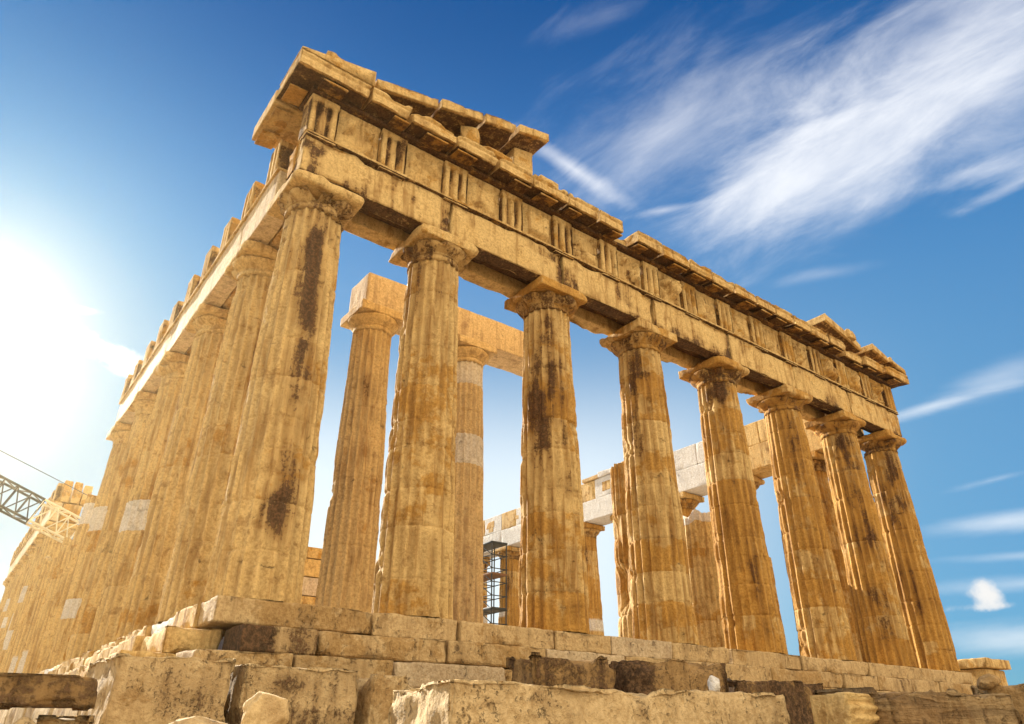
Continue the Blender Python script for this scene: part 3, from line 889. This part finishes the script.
# battered sculpture left in the angle
def lump(name, c, r, seed, parent, color, mat=None, amp=0.45, n=40, flat=None, f=1.3):
    u = np.linspace(0, 1, n+1)[:, None]; th = np.arange(2*n)/(2*n)*2*np.pi
    ph = u*np.pi
    D = np.stack([np.sin(ph)*np.cos(th), np.sin(ph)*np.sin(th), np.cos(ph)*np.ones_like(th)], -1).reshape(-1, 3)
    nn = fbm(D*1.2+seed*3.3, f, 5, seed)
    # superquadric-ish boxiness with planar breaks
    rr = 1.0 + amp*(nn-0.5)*2
    V = D*rr[:, None]
    rs = np.random.RandomState(seed)
    for _ in range(9):
        nv = rs.normal(size=3); nv /= np.linalg.norm(nv)
        dcut = rs.uniform(0.55, 0.85)
        dp = V@nv
        V = V - np.where(dp > dcut, (dp-dcut)*0.92, 0)[:, None]*nv
    V = V*np.array(r)
    V += (fbm(V+seed, 7/np.mean(r)*0.25, 4, seed+2)-0.5)[:, None]*0.10*np.mean(r)*D
    ids = np.arange((n+1)*2*n).reshape(n+1, 2*n)
    F = np.stack([ids[:-1], np.roll(ids[:-1], -1, 1), np.roll(ids[1:], -1, 1), ids[1:]], -1).reshape(-1, 4)[:, ::-1]
    pl = Vector(c)
    return mk(name, V, F, mat or MARBLE, parent, pl, None, True, color)
lump("pediment_sculpture", (5.15, 0.05, 14.35), (0.42, 0.3, 0.62), 71, T, (0.5, 0.3, 0, 1))
lump("pediment_sculpture", (6.1, -0.05, 14.05), (0.55, 0.28, 0.34), 72, T, (0.5, 0.2, 0, 1))
block("acroterion_base", (0.15, -0.30, 14.00), (0.95, 0.55, 14.55), T, res=0.08, color=(0.55, 0.35, 0, 1), chip=0.28, thr=0.42, bite=0.1, bf=1.5, seed=615)
# north-east angle
raking(25.6, 28.6, -0.02, 0.40, 0.05, 1.9, 0.85, 620, chip=0.07, sgn=-1, xr=31.45)
block("tympanum_block", (25.9, 0.7, 13.74), (28.4, 1.5, 14.6), T, color=(0.5, 0.2, 0, 1), chip=0.2)
raking(28.7, 30.0, -0.02, 0.34, -0.42, 1.2, 0.55, 621, chip=0.2, sgn=-1, xr=31.45)
raking(30.03, 31.42, -0.0, 0.30, -0.53, 1.1, 0.5, 622, chip=0.14, sgn=-1, xr=31.45)
block("acroterion_base", (27.3, -0.1, 14.75), (27.9, 0.5, 15.3), T, res=0.1, color=(0.55, 0.3, 0, 1), chip=0.25, thr=0.42, seed=616)

# ---- south flank entablature (east stretch, then the west stretch)
def flank(xa, xb, ylist, tone, seed, res=0.12, inner=True):
    for i in range(len(ylist)-1):
        a, b = ylist[i]+0.006, ylist[i+1]-0.006
        fb = block("architrave_beam", (xa, a, Z0), (xa+0.58, b, Z1), T, res=res, chip=0.10, color=(tone, 0.05, 0.25, 1), seed=seed+i, rough=0.012, bite=0.02)
        if inner:
            block("architrave_beam", (xa+0.61, a, Z0+0.05), (xb, b, Z1), T, res=0.25, chip=0.2, color=(0.5, 0.1, 0, 1), seed=seed+50+i)
        block("taenia", (xa-0.065, a, 11.665), (xa+0.5, b, 11.775), fb, res=0.1, chip=0.07, cf=2, thr=0.45, color=(tone, 0.1, 0, 1), zs=np.linspace(11.665, 11.775, 4), seed=seed+80+i)
flank(0.13, 1.88, [1.9]+YS[1:6]+[22.0], 0.85, 700)
ty = [0.13+0.4225+k*2.1455 for k in range(1, 11)]
for k, y in enumerate(ty):
    if k == 0:
        triglyph((0.10, y-0.4225, 11.78), (1.75, y+0.4225, 13.115), 0, -1, T, 0.6, 730+k)
    else:
        triglyph((0.10, y-0.4225, 11.78), (1.15+0.4*(k % 2), y+0.4225, 13.115-0.05*(k % 3)), 0, -1, T, 0.6, 730+k, chip=0.12)
for k, y in enumerate(ty[:-1]):
    block("frieze_backer", (0.75, y+0.43, 11.78), (1.8, y+1.71, 12.25+0.25*(k % 2)), T, res=0.2, chip=0.3, thr=0.4, color=(0.5, 0.15, 0, 1))
flank(0.13, 1.88, [YS[10]-1.0]+YS[11:17], 0.7, 760, res=0.25)
wy = [YS[10]-0.2+k*2.1455 for k in range(13)]
for k, y in enumerate(wy):
    triglyph((0.10, y-0.4225, 11.78), (1.0, y+0.4225, 13.115), 0, -1, T, 0.6, 790+k, chip=0.12)
for k in range(3):
    block("frieze_backer", (0.45+0.62*k, YS[10]-0.95, 11.78), (0.98+0.62*k, YS[10]-0.25, 13.3-0.15*(k == 2)), T, res=0.12, chip=0.2, color=(0.55, 0.1, 0, 1))
block("frieze_backer", (1.02, YS[10]+0.3, 11.78), (1.86, 68.5, 13.0), T, res=0.6, chip=0.2, color=(0.55, 0.1, 0, 1))

# ---- north flank entablature: new white marble pieced with old blocks (inner face seen)
ny = [1.95]+YS[1:17]
for i in range(len(ny)-1):
    a, b = ny[i]+0.006, ny[i+1]-0.006
    new = 0.0 if i < 2 else 0.95
    block("architrave_beam", (28.98, a, Z0), (29.86, b, 11.78), T, res=0.3, chip=0.10, color=(0.8, 0.0, new, 1), seed=820+i)
    block("architrave_beam", (29.88, a, Z0), (30.75, b, 11.78), T, res=0.5, chip=0.10, color=(0.7, 0.0, new, 1), seed=850+i)
    # two frieze blocks per bay
    m = a+(b-a)*rng.uniform(0.4, 0.6)
    for (p0, p1) in ((a, m-0.004), (m+0.004, b)):
        nw = 0.0 if (i < 2) else (0.95 if rng.random() < 0.62 else 0.0)
        zt = 13.1 if i not in (3, 4) else 13.1
        block("frieze_block", (29.02, p0, 11.785), (30.70, p1, zt), T, res=0.3, chip=0.12, color=(0.75, 0.0, nw, 1))
    if i >= 2:
        for q in range(2):       # old fragments pieced into the new blocks
            yy = rng.uniform(a+0.4, b-1.2); z0 = 11.85+rng.uniform(0, 0.5)
            block("old_inset", (29.012, yy, z0), (29.3, yy+rng.uniform(0.5, 1.1), z0+rng.uniform(0.4, 0.7)), T, res=0.15, chip=0.12, color=(0.5, 0.1, 0, 1))
for i, (y0, y1) in enumerate([(15.0, 17.0), (17.02, 19.4), (19.42, 21.0)]):
    block("cornice_block", (28.9, y0, 13.11), (31.3, y1, 13.62-0.12*i), T, res=0.2, chip=0.25, thr=0.44, color=(0.7, 0, 0.9 if i == 1 else 0.1, 1))
# west end
wx = XS[:]
for i in range(7):
    block("architrave_beam", (wx[i]+0.005, 67.6, Z0), (wx[i+1]-0.005, 69.35, 11.78), T, res=0.6, chip=0.1, color=(0.7, 0, 0.1, 1))

# ---- steps
def course(name, z0, z1, yf, xa, xb, lens, tone, seed, depth=1.1, chip=0.12, res=0.09, dark=0.2, skip=(), bite=0.03):
    x = xa; k = 0
    while x < xb-0.3:
        L = lens[k % len(lens)]
        L = L*(1.9 if x > 13 else 1.25)*random.Random(seed*17+k).uniform(0.8, 1.2)
        x1 = min(x+L, xb)
        if xb-x1 < 0.5: x1 = xb
        if k not in skip:
            far = x > 16
            jit = random.Random(seed+k).uniform(-0.03, 0.04)
            block(name, (x+0.005, yf+jit, z0+0.004), (x1-0.005, yf+depth, z1-random.Random(seed*3+k).uniform(0, 0.02)), T, res=res*(1.5 if far else 1), chip=chip*random.Random(seed+7*k).choice([0.5, 0.8, 1, 1.6]),
                  cf=1.5, thr=0.47, rough=0.016, bite=bite, rocky=0.012, mat=LIME_STEP, color=(tone+random.Random(seed+k*5).uniform(-0.2, 0.15), dark+random.Random(seed+k*9).uniform(-0.1, 0.25), 0.35 if (seed+k) % 13 == 5 else 0, 1), seed=900+seed*40+k,
                  stain=(lambda V, xx=x: 1.0*sst(V[:, 0], xx+0.75, xx+0.45)+0.3*(V[:, 0] > xx+0.9)) if (seed == 2 and k == 0) else None)  # left end painted near-black: crust and the recess's shade
        x = x1; k += 1
course("stylobate_block", -0.52, 0.0, 0.0, 0.0, 30.88, [2.55, 1.95, 2.1, 1.3, 2.2, 1.75, 1.6, 2.0], 0.80, 1, chip=0.12, dark=0.22)
course("step_block", -1.04, -0.525, -0.70, 0.35, 31.58, [1.15, 2.2, 2.3, 1.9, 2.6, 1.5, 2.1], 0.68, 2, chip=0.11, dark=0.25)
course("step_block", -1.56, -1.045, -1.40, -0.60, 32.28, [1.5, 1.3, 2.0, 1.7, 2.4, 1.2, 1.9], 0.6, 3, chip=0.11, dark=0.28)


def course_s(name, z0, z1, xf, ya, yb, lens, tone, seed, depth=1.1, chip=0.2, dark=0.1):
    y = ya; k = 0
    while y < yb-0.3:
        L = lens[k % len(lens)]*(1 if y < 24 else 3.2)
        y1 = min(y+L, yb)
        if yb-y1 < 0.6: y1 = yb
        block(name, (xf+random.Random(seed+k).uniform(-0.05, 0.05), y+0.006, z0+0.004), (xf+depth, y1-0.006, z1), T, res=0.11 if y < 12 else 0.3, chip=chip, cf=1.4, thr=0.42, rough=0.03, bite=0.06,
              color=(tone+random.Random(seed+k*5).uniform(-0.15, 0.15), dark, 0.85 if (seed*3+k) % 9 == 4 else 0, 1), seed=1300+seed*40+k)
        y = y1; k += 1
course_s("stylobate_block", -0.52, 0.0, 0.0, 1.12, 69.5, [1.8, 2.2, 1.5], 0.75, 1)
course_s("step_block", -1.04, -0.525, -0.70, 0.45, 69.9, [2.0, 1.6, 2.3], 0.75, 2)
course_s("step_block", -1.56, -1.045, -1.40, -0.25, 70.2, [1.7, 2.1, 1.5], 0.75, 3)
# north side steps
for k, (z0, z1, xf) in enumerate([(-0.52, 0, 30.88), (-1.04, -0.525, 31.58), (-1.56, -1.045, 32.28)]):
    for j in range(4):
        block("stylobate_block" if k == 0 else "step_block", (xf-1.1, 1.12-0.7*k+j*17.1, z0+0.004), (xf, 1.12-0.7*k+j*17.1+17.05, z1), T, res=0.5, chip=0.1, color=(0.6, 0.1, 0, 1))
# rough foundation courses below the steps
x = -1.9; k = 0
for L in [2.1, 1.8, 2.3, 2.0, 2.4, 2.2, 2.0, 2.6, 2.2, 2.4, 2.1, 2.3, 2.2, 2.4, 2.1, 2.3]:
    block("foundation_block", (x, -1.75+rng.uniform(-0.08, 0.08), -2.15), (x+L-0.015, -0.6, -1.57), T, LIME, res=0.14, chip=0.2, thr=0.42, rough=0.03, color=(0.5, 0.25, 0, 1))
    block("foundation_block", (x-0.4, -1.95+rng.uniform(-0.1, 0.1), -3.2), (x+L-0.42, -0.6, -2.16), T, LIME, res=0.2, chip=0.2, thr=0.42, rough=0.03, color=(0.5, 0.25, 0, 1))
    x += L; k += 1
y = 0.0
for L in [3.5, 4.2, 3.8, 4.4, 12, 14, 14, 13]:
    block("foundation_block", (-1.8, y-0.6, -3.2), (-0.4, y+L-0.62, -1.57), T, LIME, res=0.25, chip=0.25, thr=0.42, rough=0.03, color=(0.6, 0.1, 0, 1))
    y += L

# ------------------------------------------------------------------ loose foundation stones in front
def stoneblock(name, label, lo, hi, rz=0.0, mat=LIME, group=None, cat="stone block", **kw):
    o = block(name, lo, hi, None, mat, rotz=rz, **kw)
    return tag(o, label, cat, group)
G = "ancient stone blocks lying below the steps"
K = dict(res=0.05, cf=2.2, rough=0.04, bite=0.02, rocky=0.025, r0=0.03)
stoneblock("stone_block", "large pitted limestone block below the corner of the steps, dark pores in its middle", (-2.16, -4.05, -2.85), (-0.68, -2.1, -1.40), rz=-0.02, chip=0.10, stain=lambda V: 0.50*np.exp(-((V[:, 0]+1.35)/0.5)**2-((V[:, 2]+1.85)/0.32)**2), color=(0.75, 0.22, 0, 1), group=G, **K)
stoneblock("stone_block", "long porous brown block with a black slanting crack at either end", (-0.66, -4.1, -2.85), (1.02, -2.2, -1.45), rz=0.02, chip=0.10, stain=lambda V: 0.46*np.exp(-((V[:, 0]+0.05)/0.6)**2-((V[:, 2]+1.70)/0.14)**2)+0.3*(V[:, 2] < -2.0), color=(0.7, 0.22, 0, 1), group=G, **K)
stoneblock("stone_block", "rounded grey block wedged between the long porous block and the big foreground slab", (1.07, -4.2, -2.9), (1.95, -2.4, -1.48), rz=0.06, chip=0.35, thr=0.40, color=(0.6, 0.10, 0, 1), group=G, **K)
stoneblock("stone_slab", "big cracked tan slab nearest the viewer, its worn top edge catching the light", (-0.33, -8.75, -3.3), (4.05, -7.35, -1.84), rz=-0.09, chip=0.12, group=G, color=(1.0, 0.02, 0, 1), res=0.042, cf=2.0, thr=0.46, rough=0.04, bite=0.06, bf=0.9, rocky=0.035, r0=0.035)
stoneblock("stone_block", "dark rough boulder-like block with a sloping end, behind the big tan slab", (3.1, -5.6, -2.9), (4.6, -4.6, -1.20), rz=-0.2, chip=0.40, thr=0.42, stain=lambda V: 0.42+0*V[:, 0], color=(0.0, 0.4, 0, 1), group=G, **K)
stoneblock("stone_block", "dark brown weathered block with its left end painted black as the gap under the steps", (5.2, -5.5, -2.9), (7.4, -4.3, -1.14), rz=-0.12, chip=0.35, thr=0.42, stain=lambda V: 0.85*sst(V[:, 0], 5.9, 5.5)+0.3, color=(0.05, 0.4, 0, 1), group=G, **K)  # left end blackened to paint the gap's shade
stoneblock("stone_block", "low block painted shadow-dark between the steps and the right end of the tan slab", (7.7, -5.6, -2.9), (10.2, -4.4, -1.36), rz=-0.1, chip=0.3, thr=0.40, stain=lambda V: 0.75+0*V[:, 0], color=(0.0, 0.5, 0, 1), group=G, **K)  # dark colour stands for the shaded hollow here
stoneblock("stone_slab", "dark layered slab at the lower right with horizontal bedding lines", (4.05, -10.25, -3.4), (6.35, -9.2, -1.82), rz=-0.16, mat=LIME_BED, chip=0.18, color=(0.60, 0.12, 0, 1), group=G, res=0.045, cf=2.0, thr=0.46, rough=0.04, bite=0.04, rocky=0.05, r0=0.03)
stoneblock("stone_block", "tilted brown block leaning at the right edge beside the layered slab", (6.55, -10.5, -3.4), (7.4, -9.6, -1.70), rz=0.35, mat=LIME, chip=0.3, color=(0.35, 0.2, 0, 1), group=G, **K)
def mould(V2, V):
    f = V[:, 1] < -10.0
    V2[:, 1] += np.where(V[:, 1] < -9.84, 0.03*np.sin(V[:, 2]*62)+0.20*np.abs((V[:, 2]+2.1)), 0)
    return V2
stoneblock("moulded_fragment", "pale carved fragment with horizontal mouldings left of the layered slab", (3.62, -9.85, -2.55), (4.12, -9.35, -1.90), rz=-0.1, mat=MARBLE, chip=0.22, thr=0.42, color=(1.2, 0.05, 0.0, 1), res=0.04, cf=1.4, shape=mould, cat="carved fragment", zs=np.linspace(-2.55, -1.93, 22))
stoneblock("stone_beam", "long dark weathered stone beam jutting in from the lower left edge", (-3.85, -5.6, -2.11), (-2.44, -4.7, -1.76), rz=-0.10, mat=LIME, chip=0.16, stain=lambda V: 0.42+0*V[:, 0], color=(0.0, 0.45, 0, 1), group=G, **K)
stoneblock("stone_block", "mossy yellowish stone under the right end of the dark beam", (-2.95, -5.35, -3.0), (-2.40, -4.8, -2.10), mat=LIME, chip=0.25, color=(0.5, 0.2, 0, 1), group=G, **K)
stoneblock("stone_block", "rough dark stone in the bottom left corner beneath the beam", (-4.2, -5.3, -3.0), (-3.35, -4.5, -2.12), mat=LIME, chip=0.3, color=(0.1, 0.5, 0, 1), group=G, **K)


def boulder(name, label, c, r, seed, color, cat="rock", mat=None, group=None):
    o = lump(name, c, r, seed, None, color, mat or MARBLE, amp=0.3)
    return tag(o, label, cat, group)
boulder("rock", "pale yellow broken rock standing in front of the porous block, bottom left", (-1.45, -7.35, -2.16), (0.20, 0.16, 0.21), 5, (1.4, 0.0, 0.12, 1))
boulder("rock", "small white pointed stone on the right end of the tan slab", (3.42, -8.3, -1.80), (0.07, 0.07, 0.12), 9, (1.0, 0.0, 0.9, 1))
boulder("rock", "flat whitish stone lying beside the pale yellow rock at the bottom edge", (-1.95, -7.4, -2.30), (0.38, 0.25, 0.13), 12, (1.2, 0.05, 0.15, 1))
boulder("rock", "round weathered stone under the left beam at the bottom edge", (-3.05, -6.0, -2.35), (0.22, 0.2, 0.17), 15, (0.6, 0.2, 0, 1), mat=LIME)
boulder("rock", "small grey stone on the right corner of the layered slab", (6.5, -10.0, -1.72), (0.16, 0.14, 0.10), 18, (0.3, 0.4, 0, 1), mat=LIME)

# distant moulded blocks beyond the north-east corner
dr = empty("ruined_wall", (37.9, 2.6, -3.0), "distant low ruin of stone courses under a battered moulded cornice, right of the temple", "ruin")
block("wall", (37.0, 1.9, -3.2), (39.4, 3.3, 0.55), dr, res=0.2, chip=0.1, color=(0.7, 0.05, 0, 1))
block("cornice", (36.8, 1.6, 0.56), (39.5, 3.5, 1.02), dr, res=0.1, chip=0.3, thr=0.40, color=(0.6, 0.15, 0, 1))

# ------------------------------------------------------------------ crane and scaffold
def bars(name, segs, rad, parent, mat, loc0=(0, 0, 0)):
    V = []; F = []
    for (a, b) in segs:
        a = Vector(a); b = Vector(b)
        z = (b-a).normalized(); x = z.orthogonal().normalized(); y = z.cross(x)
        i0 = len(V)
        for p in (a, b):
            for k in range(6):
                an = k*math.pi/3
                V.append(p + (x*math.cos(an)+y*math.sin(an))*rad - Vector(loc0))
        for k in range(6):
            F.append([i0+k, i0+(k+1) % 6, i0+6+(k+1) % 6, i0+6+k])
    return mk(name, [tuple(v) for v in V], F, mat, parent, (0, 0, 0), None, False)


def lattice(a, b, w, hgt, n):
    a = Vector(a); b = Vector(b)
    ax = (b-a); u = ax.normalized(); side = Vector((0, 1, 0)); up = side.cross(u)*-1
    if up.z < 0: up = -up
    cs = [(-w/2, -hgt/2), (w/2, -hgt/2), (w/2, hgt/2), (-w/2, hgt/2)]
    pt = lambda t, k: a+ax*t+side*cs[k][0]+up*cs[k][1]
    seg = [(pt(0, k), pt(1, k)) for k in range(4)]
    thin = []
    for i in range(n+1):
        for k in range(4):
            thin.append((pt(i/n, k), pt(i/n, (k+1) % 4)))
            if i < n:
                k2 = (k+1) % 4
                thin.append((pt(i/n, k if i % 2 else k2), pt((i+1)/n, k2 if i % 2 else k)))
    return seg, thin
cb = (6.2, 38.0, 0.0)
CR = empty("crane", cb, "dark lattice crane with a cream boom section at the far left behind the columns", "crane")
s, t = lattice((-9.5, 38, 13.05), (-0.95, 38, 9.83), 1.1, 1.45, 11)
b1 = bars("boom", s, 0.075, CR, STEEL, cb)
bars("brace", t, 0.04, b1, STEEL, cb)
s, t = lattice((-0.95, 38, 9.83), (6.2, 38, 7.15), 1.1, 1.45, 9)
b2 = bars("boom", s, 0.07, CR, CREAM, cb); b2['label'] = "end section of the boom, its cream colour painting the flare light on it"
bars("brace", t, 0.04, b2, CREAM, cb)
s, t = lattice((6.2, 38, 0.0), (6.21, 38, 8.2), 1.4, 1.4, 8)
bars("mast", s+t, 0.06, CR, STEEL, cb)
bars("cable", [((-9.5, 38, 15.2), (1.9, 38, 11.2)), ((1.9, 38, 11.2), (6.2, 38, 8.2))], 0.022, CR, STEEL, cb)

sb = (27.4, 30.5, 0.0)
SC = empty("scaffold", sb, "dark pipe scaffold with plank decks between two far columns of the north row", "scaffold")
up, hz = [], []
for xx in (26.9, 28.2):
    for yy in (28.7, 30.2, 31.7, 33.2):
        up.append(((xx, yy, 0), (xx, yy, 10.3)))
for zz in np.arange(0.8, 10.4, 0.95):
    for xx in (26.9, 28.2):
        hz.append(((xx, 28.6, zz), (xx, 33.3, zz)))
    for yy in (28.7, 30.2, 31.7, 33.2):
        hz.append(((26.8, yy, zz), (28.3, yy, zz)))
    hz.append(((26.9, 28.7, zz), (26.9, 30.2, min(10.3, zz+0.95)))); hz.append(((26.9, 33.2, zz), (26.9, 31.7, min(10.3, zz+0.95))))
bars("upright", up, 0.05, SC, STEEL, sb)
bars("rail", hz, 0.035, SC, STEEL, sb)
for zz in (5.55, 7.95, 10.2):
    block("deck", (26.85, 28.65, zz), (28.25, 33.25, zz+0.16), SC, STEEL if zz != 7.95 else RUST, res=1.0, rough=0.0)

# ------------------------------------------------------------------ a bird on the inner beam
V0 = [(0, 0, 0.02), (0, 0.03, 0.10), (0, 0.045, 0.20), (0, 0.02, 0.29), (0, -0.01, 0.345), (0, -0.06, 0.35)]
R0 = [0.02, 0.075, 0.085, 0.055, 0.042, 0.010]
V, F = [], []
for (px, py, pz), rr in zip(V0, R0):
    for k in range(12):
        an = k*math.pi/6
        V.append((px+rr*0.85*math.cos(an), py+rr*math.sin(an), pz))
for j in range(len(V0)-1):
    for k in range(12):
        F.append([j*12+k, j*12+(k+1) % 12, (j+1)*12+(k+1) % 12, (j+1)*12+k])
bird = mk("bird", V, F, STEEL, None, (6.28, 5.42, 12.0))
tag(bird, "small dark bird perched on the pale inner beam between the first two front columns", "bird")
bars("leg", [((-0.02, 0.0, -0.02), (-0.02, 0.01, 0.06)), ((0.02, 0.0, -0.02), (0.02, 0.01, 0.06))], 0.006, bird, STEEL)
mk("tail", [(-0.03, 0.08, 0.10), (0.03, 0.08, 0.10), (0.035, 0.20, -0.02), (-0.035, 0.20, -0.02), (-0.03, 0.09, 0.08), (0.03, 0.09, 0.08), (0.035, 0.20, -0.035), (-0.035, 0.20, -0.035)],
   [[0, 1, 2, 3], [7, 6, 5, 4], [0, 4, 5, 1], [2, 6, 7, 3], [1, 5, 6, 2], [0, 3, 7, 4]], STEEL, bird)

# ------------------------------------------------------------------ thin air volume added to make the lens-flare veil near the sun
hm = bpy.data.materials.new("flare_veil"); hm.use_nodes = True
ht = hm.node_tree; ht.nodes.clear()
hv = ht.nodes.new('ShaderNodeVolumePrincipled')
hv.inputs['Color'].default_value = (1.0, 0.82, 0.48, 1.0)
hv.inputs['Density'].default_value = VEIL_DENSITY
hv.inputs['Anisotropy'].default_value = 0.80
ho = ht.nodes.new('ShaderNodeOutputMaterial')
ht.links.new(hv.outputs[0], ho.inputs['Volume'])
zlo = float(P2[:, 2].min())-1.0
hz_o = mk("flare_haze", [(-430, -440, zlo), (440, -440, zlo), (440, 420, zlo), (-430, 420, zlo), (-430, -440, 18.5), (440, -440, 18.5), (440, 420, 18.5), (-430, 420, 18.5)],
          [[3, 2, 1, 0], [4, 5, 6, 7], [0, 1, 5, 4], [1, 2, 6, 5], [2, 3, 7, 6], [3, 0, 4, 7]], hm, None, (0, 0, 0), None, False)
hz_o['kind'] = 'stuff'
hz_o['label'] = "thin warm air volume added for the lens-flare veil towards the sun"
